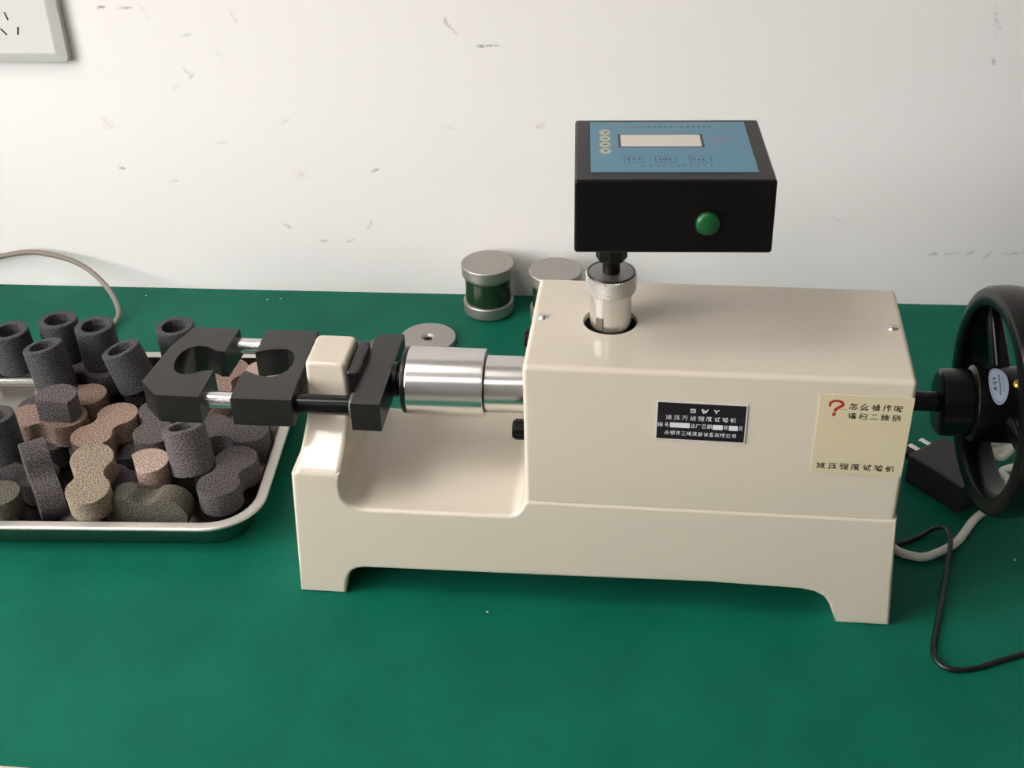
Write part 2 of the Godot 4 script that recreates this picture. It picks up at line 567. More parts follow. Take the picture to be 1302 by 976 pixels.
	var mc := thing("strength_tester", "cream hydraulic strength testing machine with black jaws and handwheel on the green mat", "testing machine")
	# base casting: outline in the xy plane, extruded back
	var bo := v2([-0.1835, 0.0, -0.1464, 0.0, -0.1440, 0.010, -0.1425, 0.0175, -0.1395, 0.0235, -0.1344, 0.0268, -0.1280, 0.0280, 0.018, 0.0305, 0.139, 0.0332, 0.2085, 0.0318, 0.2190, 0.0298, 0.2265, 0.0255, 0.2310, 0.0190, 0.2382, 0.0,
		0.279, 0.0, 0.2748, 0.055, 0.2712, 0.1035, 0.002, 0.1035, -0.002, 0.1005, -0.004, 0.0945, -0.0075, 0.0905, -0.013, 0.0888, -0.122, 0.0872, -0.1300, 0.0882, -0.1365, 0.0920, -0.1402, 0.0985, -0.1408, 0.1060, -0.1404, 0.1130, -0.1398, 0.1205, -0.1730, 0.1205, -0.1778, 0.1175, -0.1795, 0.085, -0.1822, 0.03])
	var bm := MB.new()
	extrude(bm, bo, 0.0, 0.139, 0.003, 3)
	bm.put(Transform3D(Basis(Vector3(1, 0, 0), Vector3(0, 0, -1), Vector3(0, 1, 0)), Vector3(0, 0, 0.001)))
	part("base", bm.mesh(50), cream, mc)
	# post that carries the fixed jaw: flares down into the base
	var pl := []
	for s in [[0.1170, -0.1765, -0.1398, 0.0655], [0.1200, -0.1748, -0.1396, 0.0648], [0.1225, -0.1738, -0.1394, 0.0625], [0.1265, -0.1730, -0.1390, 0.0560], [0.1320, -0.1725, -0.1385, 0.0470], [0.1380, -0.1720, -0.1382, 0.0385], [0.1440, -0.1716, -0.1380, 0.0315], [0.1510, -0.1713, -0.1380, 0.0258],
			[0.1590, -0.1710, -0.1382, 0.0225], [0.1680, -0.1707, -0.1384, 0.0213], [0.1870, -0.1703, -0.1387, 0.0210], [0.1888, -0.1697, -0.1393, 0.0204], [0.1897, -0.1688, -0.1402, 0.0195], [0.1900, -0.1675, -0.1415, 0.0182]]:
		pl.append(at_y(rrect(s[2] - s[1], s[3] * 2, 0.004, 4, Vector2((s[1] + s[2]) / 2, -0.0645)), s[0]))
	var pm := MB.new()
	pm.loft(pl)
	part("post", pm.mesh(45), cream, mc)
	# sheet cover with a round hole in its top
	var cc := Vector2(0.135, -0.0642)
	var cl := []
	for s in [[0.0, 0.1038], [0.0, 0.2187]]:
		cl.append(at_y(rrect_dense(0.27, 0.1284, 0.0035, 5, cc, 16), s[1]))
	for k in range(1, 6):
		var a := PI / 2 * k / 5.0
		var ins := 0.004 * (1 - cos(a))
		cl.append(at_y(rrect_dense(0.27 - 2 * ins, 0.1284 - 2 * ins, maxf(0.0035 - ins, 0.0001), 5, cc, 16), 0.2187 + 0.004 * sin(a)))
	var hc := Vector2(0.0582, -0.0669)
	for h in [[0.0205, 0.2227], [0.0197, 0.2221], [0.0195, 0.2200], [0.0195, 0.1500]]:
		var l := PackedVector3Array()
		for v in cl[-1]:
			var d: Vector2 = (Vector2(v.x, v.z) - hc).normalized()
			l.append(Vector3(hc.x + d.x * h[0], h[1], hc.y + d.y * h[0]))
		cl.append(l)
	var cm := MB.new()
	cm.loft(cl)
	var cover := part("cover", cm.mesh(50), cream, mc)
	var hl := lathe_mesh([Vector2(0.0192, 0.150), Vector2(0.0192, 0.2185), Vector2(0.0194, 0.2185), Vector2(0.0194, 0.150)], 40, true, off(Vector3(hc.x, 0, hc.y)))
	part("hole_liner", hl, mat(Color(0.03, 0.03, 0.03), 0.8), cover)
	part("hole_bottom", lathe_mesh(rod_prof(0.019, 0.1500, 0.1530), 32, false, off(Vector3(hc.x, 0, hc.y))), mat(Color(0.03, 0.03, 0.03), 0.8), cover)
	for x in [[0.0082, -0.0679], [0.261, -0.0702]]:
		var sm := lathe_mesh([Vector2(0.0042, 0.2225), Vector2(0.0042, 0.2230), Vector2(0.0036, 0.2240), Vector2(0.002, 0.2248), Vector2(0.0009, 0.2246), Vector2(0.0, 0.2242)], 20, false, off(Vector3(x[0], 0, x[1])))
		part("screw", sm, chrome, cover, Transform3D(), "chrome pan head screw")

	# nameplate
	var ni := Image.create(512, 264, false, Image.FORMAT_RGB8)
	ni.fill(Color(0.78, 0.76, 0.75))
	ni.fill_rect(Rect2i(9, 9, 494, 246), Color(0.02, 0.015, 0.045))
	var ink := Color(0.85, 0.85, 0.88)
	write(ni, "SWY", Vector2(190, 42), 66, Vector2(34, 32), 5, ink)
	write(ni, "液压万能强度试验机", Vector2(60, 92), 45, Vector2(30, 30), 3.4, ink)
	write(ni, "编号", Vector2(14, 146), 36, Vector2(25, 26), 3, ink)
	ni.fill_rect(Rect2i(82, 142, 112, 34), ink)
	write(ni, "出厂日期", Vector2(200, 146), 31, Vector2(23, 26), 3, ink)
	ni.fill_rect(Rect2i(322, 144, 58, 34), ink)
	write(ni, "年", Vector2(386, 146), 34, Vector2(24, 27), 3, ink)
	ni.fill_rect(Rect2i(414, 144, 50, 34), ink)
	write(ni, "月", Vector2(468, 146), 34, Vector2(26, 30), 3, ink)
	write(ni, "无锡市三峰仪器设备有限公司", Vector2(56, 200), 31.5, Vector2(23, 26), 3, ink)
	var plate_uv := func(v: Vector3) -> Vector2: return Vector2(v.x / 0.0636 + 0.5, 0.5 - v.y / 0.0332)
	part("nameplate", box_mesh(Vector3(0.0636, 0.0332, 0.0008), 0.0002, 1, -1, plate_uv), print_mat(ni, 0.3), cover, Transform3D(Basis(Vector3(0, 0, 1), -0.012), Vector3(0.1261, 0.1820, 0.0003)), "black nameplate with white lettering")
	# sticker (its square code is left out)
	var si := Image.create(480, 512, false, Image.FORMAT_RGB8)
	si.fill(Color(0.80, 0.76, 0.635))
	var dark := Color(0.12, 0.09, 0.06)
	write(si, "怎么操作呢", Vector2(158, 52), 57, Vector2(38, 36), 4.5, dark)
	write(si, "请扫二维码", Vector2(156, 112), 57, Vector2(38, 36), 4.5, dark)
	write(si, "液压强度试验机", Vector2(34, 444), 60, Vector2(40, 38), 4.5, dark)
	var red := Color(0.62, 0.13, 0.09)
	for k in 24:
		var a: float = lerp(-0.1, 3.5, k / 23.0)
		line(si, Vector2(90 + 34 * cos(a), 62 - 24 * sin(a)), Vector2(90 + 34 * cos(a), 64 - 24 * sin(a)), 11, red)
	line(si, Vector2(122, 66), Vector2(94, 88), 12, red)
	line(si, Vector2(92, 88), Vector2(86, 104), 13, red)
	line(si, Vector2(84, 122), Vector2(82, 128), 16, red)
	line(si, Vector2(100, 92), Vector2(146, 92), 2, Color(0.45, 0.35, 0.28))
	var stk_uv := func(v: Vector3) -> Vector2: return Vector2(v.x / 0.0635 + 0.5, 0.5 - v.y / 0.0668)
	part("sticker", box_mesh(Vector3(0.0635, 0.0668, 0.0005), 0.0001, 1, -1, stk_uv), print_mat(si, 0.35), cover, Transform3D(Basis(Vector3(0, 0, 1), -0.01), Vector3(0.2372, 0.1764, 0.0003)), "yellowish paper sticker with black characters and a red question mark")

	# piston, shaft, crosshead
	var ax := along_x(Vector3(0, 0.165, -0.064))
	part("piston_sleeve", lathe_mesh(rod_prof(0.0262, -0.0945, -0.0355, 0.001), 56, false, ax), chrome, mc, Transform3D(), "wide polished steel sleeve")
	part("sleeve_ring", lathe_mesh(rod_prof(0.0258, -0.0982, -0.0945, 0.0008), 48, false, ax), black_oxide, mc, Transform3D(), "thin black ring at the end of the sleeve")
	part("shaft", lathe_mesh(rod_prof(0.0215, -0.0355, 0.003), 48, false, ax), chrome, mc, Transform3D(), "polished steel shaft")
	part("seal_ring", lathe_mesh(rod_prof(0.0226, -0.0362, -0.0345, 0.0004), 48, false, ax), black_oxide, mc)
	part("neck", lathe_mesh([Vector2(0.012, -0.1085), Vector2(0.0135, -0.1075), Vector2(0.0135, -0.1035), Vector2(0.0118, -0.1025), Vector2(0.0118, -0.098), Vector2(0.0110, -0.0975)], 32, false, ax), black_plastic, mc)
	var flat := func(poly: PackedVector2Array, y0: float, y1: float) -> ArrayMesh:
		var b := MB.new()
		extrude(b, poly, y0, y1, 0.0008)
		return b.mesh(32)
	part("crosshead", flat.call(v2([-0.1292, -0.0105, -0.1070, -0.0105, -0.1068, -0.1105, -0.1255, -0.1105, -0.1255, -0.1070, -0.1290, -0.1060]), 0.153, 0.1772), black_oxide, mc, Transform3D(), "black steel crosshead block")
	var clamp_mesh := MB.new()
	rbox(clamp_mesh, Vector3(0.0095, 0.036, 0.046), 0.002, 3, 0.002)
	part("clamp_plate", clamp_mesh.mesh(), black_oxide, mc, off(Vector3(-0.1335, 0.1665, -0.0645)))
	# jaws
	part("jaw", flat.call(v2([-0.2940, -0.0290, -0.2915, -0.0255, -0.2790, -0.0115, -0.2755, -0.0105, -0.2440, -0.0105, -0.2430, -0.0477, -0.2501, -0.0470, -0.2590, -0.0422, -0.2650, -0.0404, -0.2700, -0.0415, -0.2745, -0.0465, -0.2772, -0.0550, -0.2778, -0.0640, -0.2765, -0.0715, -0.2725, -0.0780, -0.2660, -0.0814, -0.2590, -0.0812, -0.2530, -0.0778, -0.2490, -0.0748, -0.2429, -0.0748,
		-0.2410, -0.1096, -0.2790, -0.1096, -0.2888, -0.0785]), 0.153, 0.1772), black_oxide, mc, Transform3D(), "black end jaw with a keyhole slot")
	part("jaw", flat.call(v2([-0.2200, -0.0107, -0.1737, -0.0112, -0.1768, -0.1110, -0.2196, -0.1095, -0.2186, -0.0748, -0.2110, -0.0788, -0.2032, -0.0812, -0.1950, -0.0816, -0.1890, -0.0775, -0.1858, -0.0700, -0.1850, -0.0603, -0.1868, -0.0520, -0.1910, -0.0455, -0.1960, -0.0425, -0.2020, -0.0418, -0.2070, -0.0432, -0.2187, -0.0492, -0.2215, -0.0440]), 0.153, 0.1772), black_oxide, mc, Transform3D(), "black fixed jaw with a rounded slot")
	for z in [-0.0256, -0.1030]:
		var ax2 := along_x(Vector3(0, 0.165, z))
		var rod := part("guide_rod", lathe_mesh(rod_prof(0.0064, -0.2865, -0.109), 28, false, ax2), chrome, mc, Transform3D(), "polished steel guide rod")
		part("rod_sleeve", lathe_mesh([Vector2(0.0068, -0.178), Vector2(0.0075, -0.1775), Vector2(0.0075, -0.1325), Vector2(0.0068, -0.132)], 28, false, ax2), black_gloss, rod)
		part("washer", lathe_mesh(rod_prof(0.0098, -0.1322, -0.1288), 28, false, ax2), mat(Color(0.45, 0.44, 0.43), 0.5, 0.8), rod)
	# knobs on the cover's left face
	for q in [[0.1535, -0.0210], [0.1805, -0.1060]]:
		var km := MB.new()
		lathe(km, rod_prof(0.0070, -0.0105, 0.0005, 0.001), 24)
		for k in 12:
			var st := km.p.size()
			rbox(km, Vector3(0.0016, 0.008, 0.0016), 0.0004, 1)
			km.put(Transform3D(Basis(Vector3.UP, TAU * k / 12.0), Vector3(sin(TAU * k / 12.0) * 0.0069, -0.0048, cos(TAU * k / 12.0) * 0.0069)), st)
		km.put(along_x(Vector3(0, q[0], q[1])))
		part("knob", km.mesh(), black_plastic, mc, Transform3D(), "small ribbed black knob")

	# gauge column and display
	var co := off(Vector3(hc.x, 0, hc.y))
	var colm := part("column", lathe_mesh(rod_prof(0.0152, 0.1530, 0.2500), 40, false, co), chrome, mc, Transform3D(), "chrome column rising from the round hole")
	part("key_slot", box_mesh(Vector3(0.006, 0.010, 0.002), 0.0004, 1), mat(Color(0.42, 0.39, 0.33), 0.5, 0.6), colm, Transform3D(Basis(Vector3.UP, -0.5), Vector3(hc.x - 0.0070, 0.2270, hc.y + 0.0131)))
	var knurl := StandardMaterial3D.new()
	knurl.albedo_color = Color(0.88, 0.87, 0.85)
	knurl.metallic = 1.0
	knurl.roughness = 0.36
	var ki := Image.create(64, 64, false, Image.FORMAT_RGB8)
	for y in 64:
		for x in 64:
			var u := absf(fposmod((x + y) / 16.0, 1.0) - 0.5) + absf(fposmod((x - y) / 16.0, 1.0) - 0.5)
			ki.set_pixel(x, y, Color(u, u, u))
	knurl.heightmap_enabled = true
	knurl.heightmap_texture = picture(ki)
	knurl.heightmap_scale = 0.12
	var kuv := func(v: Vector3) -> Vector2: return Vector2(atan2(v.x - hc.x, v.z - hc.y) / TAU * 14.0, v.y / 0.0083)
	part("knurled_collar", lathe_mesh([Vector2(0.0160, 0.2488), Vector2(0.0178, 0.2492), Vector2(0.0184, 0.2500), Vector2(0.0184, 0.2616), Vector2(0.0178, 0.2626), Vector2(0.0165, 0.2628)], 48, false, co, 35, kuv), knurl, colm)
	part("collar_cap", lathe_mesh(rod_prof(0.0163, 0.2620, 0.2634, 0.0004), 40, false, co), mat(Color(0.66, 0.65, 0.64), 0.4, 0.9), colm)
	part("cap_ring", lathe_mesh([Vector2(0.0158, 0.2625), Vector2(0.0164, 0.2637), Vector2(0.0172, 0.2637), Vector2(0.0176, 0.2624)], 40, true, co), black_oxide, colm)
	part("stem", lathe_mesh(rod_prof(0.0063, 0.2630, 0.3100), 24, false, co), black_plastic, colm)
	var nm := MB.new()
	lathe(nm, rod_prof(0.0112, 0.2740, 0.3045, 0.0015), 8)
	nm.put(co)
	part("nut", nm.mesh(20), black_plastic, colm)

	var bx := Basis.from_euler(Vector3(-0.0452, 0.0713, -0.0054))
	var dsp := part("display_unit", box_mesh(Vector3(0.1296, 0.0511, 0.1147), 0.0022, 4, 0.0022), black_plastic, mc, Transform3D(bx, Vector3(0.0968, 0.3328, -0.067)), "black display box with a blue front panel on top")
	var di := Image.create(640, 552, false, Image.FORMAT_RGB8)
	di.fill(Color(0.30, 0.49, 0.57))
	di.fill_rect(Rect2i(112, 142, 344, 152), Color(0.10, 0.14, 0.17))
	var faint := Color(0.12, 0.22, 0.28)
	var lr := RandomNumberGenerator.new()
	lr.seed = 4
	for k in 17:   # blurred heading: only short dashes can be made out
		var x := 120 + k * 23
		for s in 4:
			line(di, Vector2(x + lr.randf() * 15, 52 + lr.randf() * 18), Vector2(x + lr.randf() * 15, 52 + lr.randf() * 18), 4, Color(0.5, 0.24, 0.28) if k < 3 else faint)
	for k in 4:
		var y := 122 + k * 70
		for a in 40:
			line(di, Vector2(60, y), Vector2(60 + 22 * cos(a * TAU / 40), y + 30 * sin(a * TAU / 40)), 3, Color(0.68, 0.67, 0.58))
		for s in 4:
			line(di, Vector2(48 + lr.randf() * 24, y - 12 + lr.randf() * 24), Vector2(48 + lr.randf() * 24, y - 12 + lr.randf() * 24), 4, Color(0.3, 0.3, 0.26))
	for s in 9:
		var x := 484 + s * 8
		line(di, Vector2(x, 206 + lr.randf() * 10), Vector2(x + 4, 206 + lr.randf() * 10), 7, Color(0.62, 0.3, 0.4))
	for b in [[132, 206], [254, 334], [386, 470]]:
		for e in [[b[0], 388, b[1], 388], [b[0], 458, b[1], 458], [b[0], 388, b[0], 458], [b[1], 388, b[1], 458]]:
			line(di, Vector2(e[0], e[1]), Vector2(e[2], e[3]), 3, faint)
		for k in 3:
			for s in 4:
				line(di, Vector2(b[0] + 10 + k * 20 + lr.randf() * 14, 408 + lr.randf() * 30), Vector2(b[0] + 10 + k * 20 + lr.randf() * 14, 408 + lr.randf() * 30), 4, faint)
	for k in 12:
		for s in 3:
			line(di, Vector2(200 + k * 26 + lr.randf() * 14, 480 + lr.randf() * 18), Vector2(200 + k * 26 + lr.randf() * 14, 480 + lr.randf() * 18), 3, faint)
	var pan_uv := func(v: Vector3) -> Vector2: return Vector2(v.x / 0.1085 + 0.5, 0.5 + v.z / 0.0945)
	part("membrane_panel", box_mesh(Vector3(0.1085, 0.0008, 0.0945), 0.0002, 1, -1, pan_uv), print_mat(di, 0.4), dsp, off(Vector3(0.0, 0.0257, -0.0035)), "blue panel with keys and four cream dots")
	part("screen", box_mesh(Vector3(0.0545, 0.0006, 0.0225), 0.0002, 1), mat(Color(0.80, 0.78, 0.73), 0.3), dsp, off(Vector3(-0.0061, 0.0261, -0.0133)), "pale grey screen strip")
	var gb := MB.new()
	lathe(gb, [Vector2(0.0092, -0.001), Vector2(0.0092, 0.001), Vector2(0.0080, 0.0015)], 32)
	gb.put(Transform3D(Basis(Vector3.RIGHT, PI / 2), Vector3.ZERO))
	var bez := part("button_bezel", gb.mesh(), black_gloss, dsp, off(Vector3(0.0218, -0.0035, 0.0573)))
	bez.name = "button_bezel"
	var gd := MB.new()
	lathe(gd, [Vector2(0.0080, 0.0), Vector2(0.0080, 0.0028), Vector2(0.0072, 0.0042), Vector2(0.0050, 0.0052), Vector2(0.0, 0.0056)], 28)
	gd.put(Transform3D(Basis(Vector3.RIGHT, PI / 2), Vector3.ZERO))
	part("push_button", gd.mesh(), mat(Color(0.01, 0.31, 0.14), 0.35), dsp, off(Vector3(0.0218, -0.0035, 0.0573)), "round green push button")

	# handwheel on the right
	part("wheel_shaft", lathe_mesh(rod_prof(0.0075, 0.268, 0.312), 24, false, ax), dark_steel, mc)
	var hw := part("handwheel", lathe_mesh([Vector2(0.012, 0.2985), Vector2(0.0215, 0.2988), Vector2(0.0245, 0.3010), Vector2(0.0250, 0.3045), Vector2(0.0250, 0.3195), Vector2(0.0248, 0.3215), Vector2(0.0276, 0.3230), Vector2(0.0284, 0.3245), Vector2(0.0284, 0.3790), Vector2(0.0270, 0.3830), Vector2(0.012, 0.394)], 48, false, ax), black_gloss, mc, Transform3D(), "black handwheel with a broad rim")
	var tilt := Transform3D(Basis(Vector3.UP, 0.10), Vector3(0.3455, 0.1675, -0.064)) * along_x(Vector3.ZERO) * Transform3D(Basis.from_scale(Vector3(0.962, 1.0, 0.962)), Vector3.ZERO)
	var rim_mesh := lathe_mesh([Vector2(0.0735, -0.0120), Vector2(0.0760, -0.0132), Vector2(0.0830, -0.0132), Vector2(0.0862, -0.0118), Vector2(0.0880, -0.0085), Vector2(0.0885, -0.003), Vector2(0.0885, 0.004), Vector2(0.0878, 0.0095), Vector2(0.0855, 0.0130), Vector2(0.0765, 0.0134), Vector2(0.0740, 0.0125), Vector2(0.0722, 0.009), Vector2(0.0718, 0.0), Vector2(0.0722, -0.009)], 72, true, tilt)
	part("rim", rim_mesh, black_gloss, hw)
	for a in [1.62, 3.75, 5.42]:
		var sp := MB.new()
		var loops := []
		for k in 6:
			var t := k / 5.0
			loops.append(at_y(rrect(lerp(0.014, 0.010, t), lerp(0.016, 0.012, t), 0.004, 4), lerp(0.019, 0.0705, t)))
		sp.loft(loops)
		sp.put(Transform3D(Basis(Vector3.UP, 0.10), Vector3(0.3470, 0.1665, -0.064)) * Transform3D(Basis(Vector3.RIGHT, a), Vector3.ZERO))
		part("spoke", sp.mesh(), black_gloss, hw)
	# oval label wrapped on the hub
	var oi := Image.create(128, 256, false, Image.FORMAT_RGB8)
	oi.fill(Color(0.62, 0.67, 0.73))
	for a in 120:
		var d := Vector2(cos(a * TAU / 120), sin(a * TAU / 120))
		line(oi, Vector2(64, 128) + d * Vector2(54, 112), Vector2(64, 128) + d * Vector2(54, 112), 4, Color(0.30, 0.38, 0.5))
	for k in 3:
		for s in 5:
			line(oi, Vector2(30 + lr.randf() * 22, 84 + k * 32 + lr.randf() * 24), Vector2(30 + lr.randf() * 22, 84 + k * 32 + lr.randf() * 24), 5, Color(0.2, 0.27, 0.4))
	for k in 9:
		line(oi, Vector2(70, 66 + k * 15), Vector2(74, 74 + k * 15), 7, Color(0.27, 0.34, 0.46))
		line(oi, Vector2(92, 76 + k * 12), Vector2(96, 80 + k * 12), 5, Color(0.32, 0.4, 0.5))
	var om := MB.new()
	var ol := []
	for ring in [[0.0, 0.02875], [0.5, 0.02875], [1.0, 0.02875], [1.0, 0.0283]]:
		var l := PackedVector3Array()
		for k in 36:
			var a := TAU * k / 36
			var th: float = 1.13 + 0.56 * ring[0] * sin(a)
			l.append(Vector3(0.3370 + 0.0068 * ring[0] * cos(a), 0.165 + ring[1] * sin(th), -0.064 + ring[1] * cos(th)))
		ol.append(l)
	om.loft(ol, false, false)
	om.orient(0)
	var ouv := func(v: Vector3) -> Vector2: return Vector2((v.x - 0.3370) / 0.0140 + 0.5, 0.5 - (atan2(v.y - 0.165, v.z + 0.064) - 1.13) / 1.16)
	part("oval_label", om.mesh(60, ouv), print_mat(oi, 0.3), hw, Transform3D(), "oval silver label with blue print")
	part("brass_bolt", lathe_mesh([Vector2(0.0035, 0.0), Vector2(0.0035, 0.0015), Vector2(0.0022, 0.003), Vector2(0.0, 0.0034)], 20, false, Transform3D(Basis(Vector3.RIGHT, 0.45), Vector3(0.3505, 0.165 + 0.0281 * cos(0.45), -0.064 + 0.0281 * sin(0.45)))), mat(Color(0.72, 0.66, 0.25), 0.3, 0.8), hw, Transform3D(), "small brass bolt in the hub")

	# ------------------------------------------------------------ the steel tray
	var tr := thing("steel_tray", "shallow stainless steel tray full of test pieces left of the machine", "tray", Vector3(-0.419, 0, -0.1610))
	tr.rotation.y = 0.068
	var tw := 0.365
	var td := 0.274
	var rm := MB.new()
	var tl := []
	for s in [[0.0003, 0.0265], [-0.0004, 0.0272], [-0.0006, 0.0285], [0.0, 0.0296], [0.0015, 0.0300], [0.0070, 0.0300], [0.0083, 0.0296], [0.0088, 0.0285], [0.0083, 0.0274], [0.0060, 0.0270], [0.0015, 0.0270], [0.0010, 0.0265]]:
		tl.append(at_y(rrect(tw - 2 * s[0], td - 2 * s[0], 0.046 - s[0], 10), s[1]))
	tl.append(tl[0])
	rm.loft(tl, false, false)
	var tray_steel := mat(Color(0.86, 0.84, 0.81), 0.5, 0.75)
	part("rim", rm.mesh(50), tray_steel, tr)
	var bs := MB.new()
	tl = []
	for s in [[0.0084, 0.0283], [0.0112, 0.0180], [0.0135, 0.0075], [0.0160, 0.0035], [0.0210, 0.0020], [0.0210, 0.0006], [0.0150, 0.0016], [0.0123, 0.0065], [0.0100, 0.0180], [0.0072, 0.0283]]:
		tl.append(at_y(rrect(tw - 2 * s[0], td - 2 * s[0], 0.046 - s[0], 10), s[1]))
	var inner: Array = tl.slice(0, 5)
	var outer: Array = tl.slice(5)
	var whole := []
	whole.append_array(outer)
	whole.reverse()
	inner.reverse()
	# outside from the lip down, over the floor, and up the inside
	bs.loft(whole, false, true)
	var cut := bs.p.size()
	bs.loft(inner, true, false)
	for i in range(cut, bs.p.size(), 3):   # the inside faces inwards
		var sw := bs.p[i + 1]
		bs.p[i + 1] = bs.p[i + 2]
		bs.p[i + 2] = sw
	part("basin", bs.mesh(45), mat(Color(0.6, 0.59, 0.57), 0.2, 1.0), tr)

	# ------------------------------------------------------------ test pieces
	var emb := MB.new()
	extrude(emb, eight_outline(false), -0.011, 0.011, 0.0008)
	eight = emb.mesh(40)
	emb = MB.new()
	extrude(emb, eight_outline(true), -0.011, 0.011, 0.0008)
	lobe = emb.mesh(40)
	pipe = lathe_mesh([Vector2(0.0122, -0.0205), Vector2(0.0178, -0.0205), Vector2(0.0186, -0.0198), Vector2(0.0188, -0.019), Vector2(0.0183, 0.0192), Vector2(0.0180, 0.0200), Vector2(0.0173, 0.0205), Vector2(0.0127, 0.0205), Vector2(0.0120, 0.0199), Vector2(0.0120, -0.0199)], 44, true)
	var tan_s := sand(Color(0.62, 0.50, 0.43), 31)
	var brown_s := sand(Color(0.53, 0.42, 0.36), 32)
	var speck_s := sand(Color(0.54, 0.475, 0.39), 33)
	var pale_s := sand(Color(0.70, 0.59, 0.525), 34)
	var olive_s := sand(Color(0.29, 0.27, 0.215), 35)
	var dark_s := sand(Color(0.235, 0.205, 0.21), 36)
	var grey_s := sand(Color(0.285, 0.255, 0.25), 37)
	var ring_s := sand(Color(0.15, 0.148, 0.152), 38)
	ring_s.heightmap_scale = 0.02
	ring_s.roughness = 0.8
	# shape, material, centre, turn (degrees), label
	var long_axis := Vector3(0.46, -0.60, 0.66).normalized()
	var across := Vector3.UP.cross(long_axis).normalized()
	var leaning := Basis(across.cross(long_axis), across, long_axis)
	var pieces := [
		[eight, brown_s, Vector3(-0.4465, 0.0385, -0.1965), Vector3(0, 75, 0), "brown figure-eight sand briquette lying under the frontmost upright black tube at left"],
		[eight, brown_s, Vector3(-0.4520, 0.0385, -0.1550), Vector3(0, 93, 0), "reddish brown figure-eight briquette with a dark broken half lying on top of it"],
		[lobe, grey_s, Vector3(-0.4390, 0.0610, -0.1560), Vector3(0, 178, 0), "dark broken half briquette with a flat front lying on a brown briquette"],
		[eight, tan_s, Vector3(-0.3945, 0.0385, -0.1460), Vector3(0, -18, 0), "tan brown figure-eight briquette lying whole and slanting in the middle of the tray"],
		[eight, speck_s, Vector3(-0.3770, 0.0440, -0.0700), Vector3(9, 14, 0), "speckled yellowish brown figure-eight briquette nearest the tray's front rim"],
		[eight, dark_s, Vector3(-0.2665, 0.0335, -0.0945), Vector3(0, -8, 0), "dark grey figure-eight briquette lying in the tray's front right corner"],
		[eight, olive_s, Vector3(-0.3270, 0.0245, -0.0630), Vector3(0, 90, 90), "dark olive briquette standing on its long edge along the tray's front rim"],
		[eight, dark_s, Vector3(-0.4230, 0.0405, -0.0740), leaning, "dark purplish briquette standing on edge and sloping to the front rim"],
		[eight, olive_s, Vector3(-0.4680, 0.0335, -0.0540), Vector3(0, 70, 0), "dark briquette at the left edge of the photo beside the sloping one"],
		[lobe, pale_s, Vector3(-0.3370, 0.0385, -0.0960), Vector3(0, 120, 0), "pale pinkish broken half briquette left of the tube under the end jaw"],
		[eight, grey_s, Vector3(-0.3500, 0.0385, -0.1560), Vector3(0, 12, 0), "grey brown figure-eight briquette right of the tan one, partly under the end jaw"],
		[eight, dark_s, Vector3(-0.2830, 0.0335, -0.1560), Vector3(0, 82, 0), "dark briquette lying crosswise below the gap between the two jaws"],
		[eight, brown_s, Vector3(-0.3120, 0.0385, -0.2270), Vector3(0, -8, 0), "reddish brown briquette seen through the gap between the jaws"],
		[eight, pale_s, Vector3(-0.2730, 0.0385, -0.2270), Vector3(0, 8, 0), "pale brown briquette beside the tray's right wall behind the jaws"],
		[eight, dark_s, Vector3(-0.4480, 0.0385, -0.2380), Vector3(0, 88, 0), "dark briquette lying under the tubes at the back of the tray"],
		[eight, dark_s, Vector3(-0.3720, 0.0335, -0.2300), Vector3(0, 82, 0), "dark briquette lying under the leaning tubes by the back rim"],
	]
	# the lower layer that carries them
	for q in [[-0.47, -0.20, 80], [-0.47, -0.15, 95], [-0.40, -0.19, 85], [-0.395, -0.145, 90], [-0.46, -0.245, 90], [-0.36, -0.1, 85], [-0.31, -0.12, 92], [-0.31, -0.2, 70], [-0.46, -0.1, 90], [-0.385, -0.245, 88]]:
		pieces.append([eight, dark_s, Vector3(q[0], 0.0150, q[1]), Vector3(0, q[2], 0), ""])
	var low := 0
	for q in pieces:
		var o := part("sand_briquette", q[0], q[1], self, Transform3D(turned(q[3]) if q[3] is Vector3 else q[3], q[2]))
		if q[4] == "":
			low += 1
			tag(o, "dark figure-eight briquette lying in the bottom layer of the tray under others", "briquette", "briquettes of the bottom layer")
		else:
			tag(o, q[4], "briquette", "figure-eight sand briquettes in the tray")
	var tubes := [
		[Vector3(-0.5125, 0.0705, -0.2316), Vector3(0, 0, 2), "upright black tube cut off by the left edge of the photo, in the back group"],
		[Vector3(-0.4740, 0.0705, -0.2540), Vector3(-2, 0, 1), "rearmost black tube of the cluster at the back left of the tray"],
		[Vector3(-0.4340, 0.0705, -0.2460), Vector3(0, 0, 2), "upright black tube right of the rearmost one in the cluster"],
		[Vector3(-0.4650, 0.0715, -0.2040), Vector3(-7, 0, 11), "black tube leaning left at the front of the cluster, on a brown briquette"],
		[Vector3(-0.3930, 0.0660, -0.2150), Vector3(-3, 0, 17), "black tube leaning left between the cluster and the end jaw"],
		[Vector3(-0.3600, 0.0660, -0.2580), Vector3(0, 0, 3), "black tube behind the end jaw at the tray's back rim"],
		[Vector3(-0.4690, 0.0650, -0.1000), Vector3(-4, 0, 4), "black tube at the left edge of the photo near the tray's front"],
		[Vector3(-0.3030, 0.0560, -0.1080), Vector3(-14, 0, 10), "dark tube standing in the tray under the end jaw"],
	]
	for q in tubes:
		var o := part("black_tube", pipe, ring_s if q != tubes[7] else grey_s, self, Transform3D(turned(q[1]), q[0]))
		tag(o, q[2], "tube", "black hollow tubes in the tray")

	# ------------------------------------------------------------ weights by the wall, disc
	var core_green := mat(Color(0.10, 0.20, 0.11), 0.22)
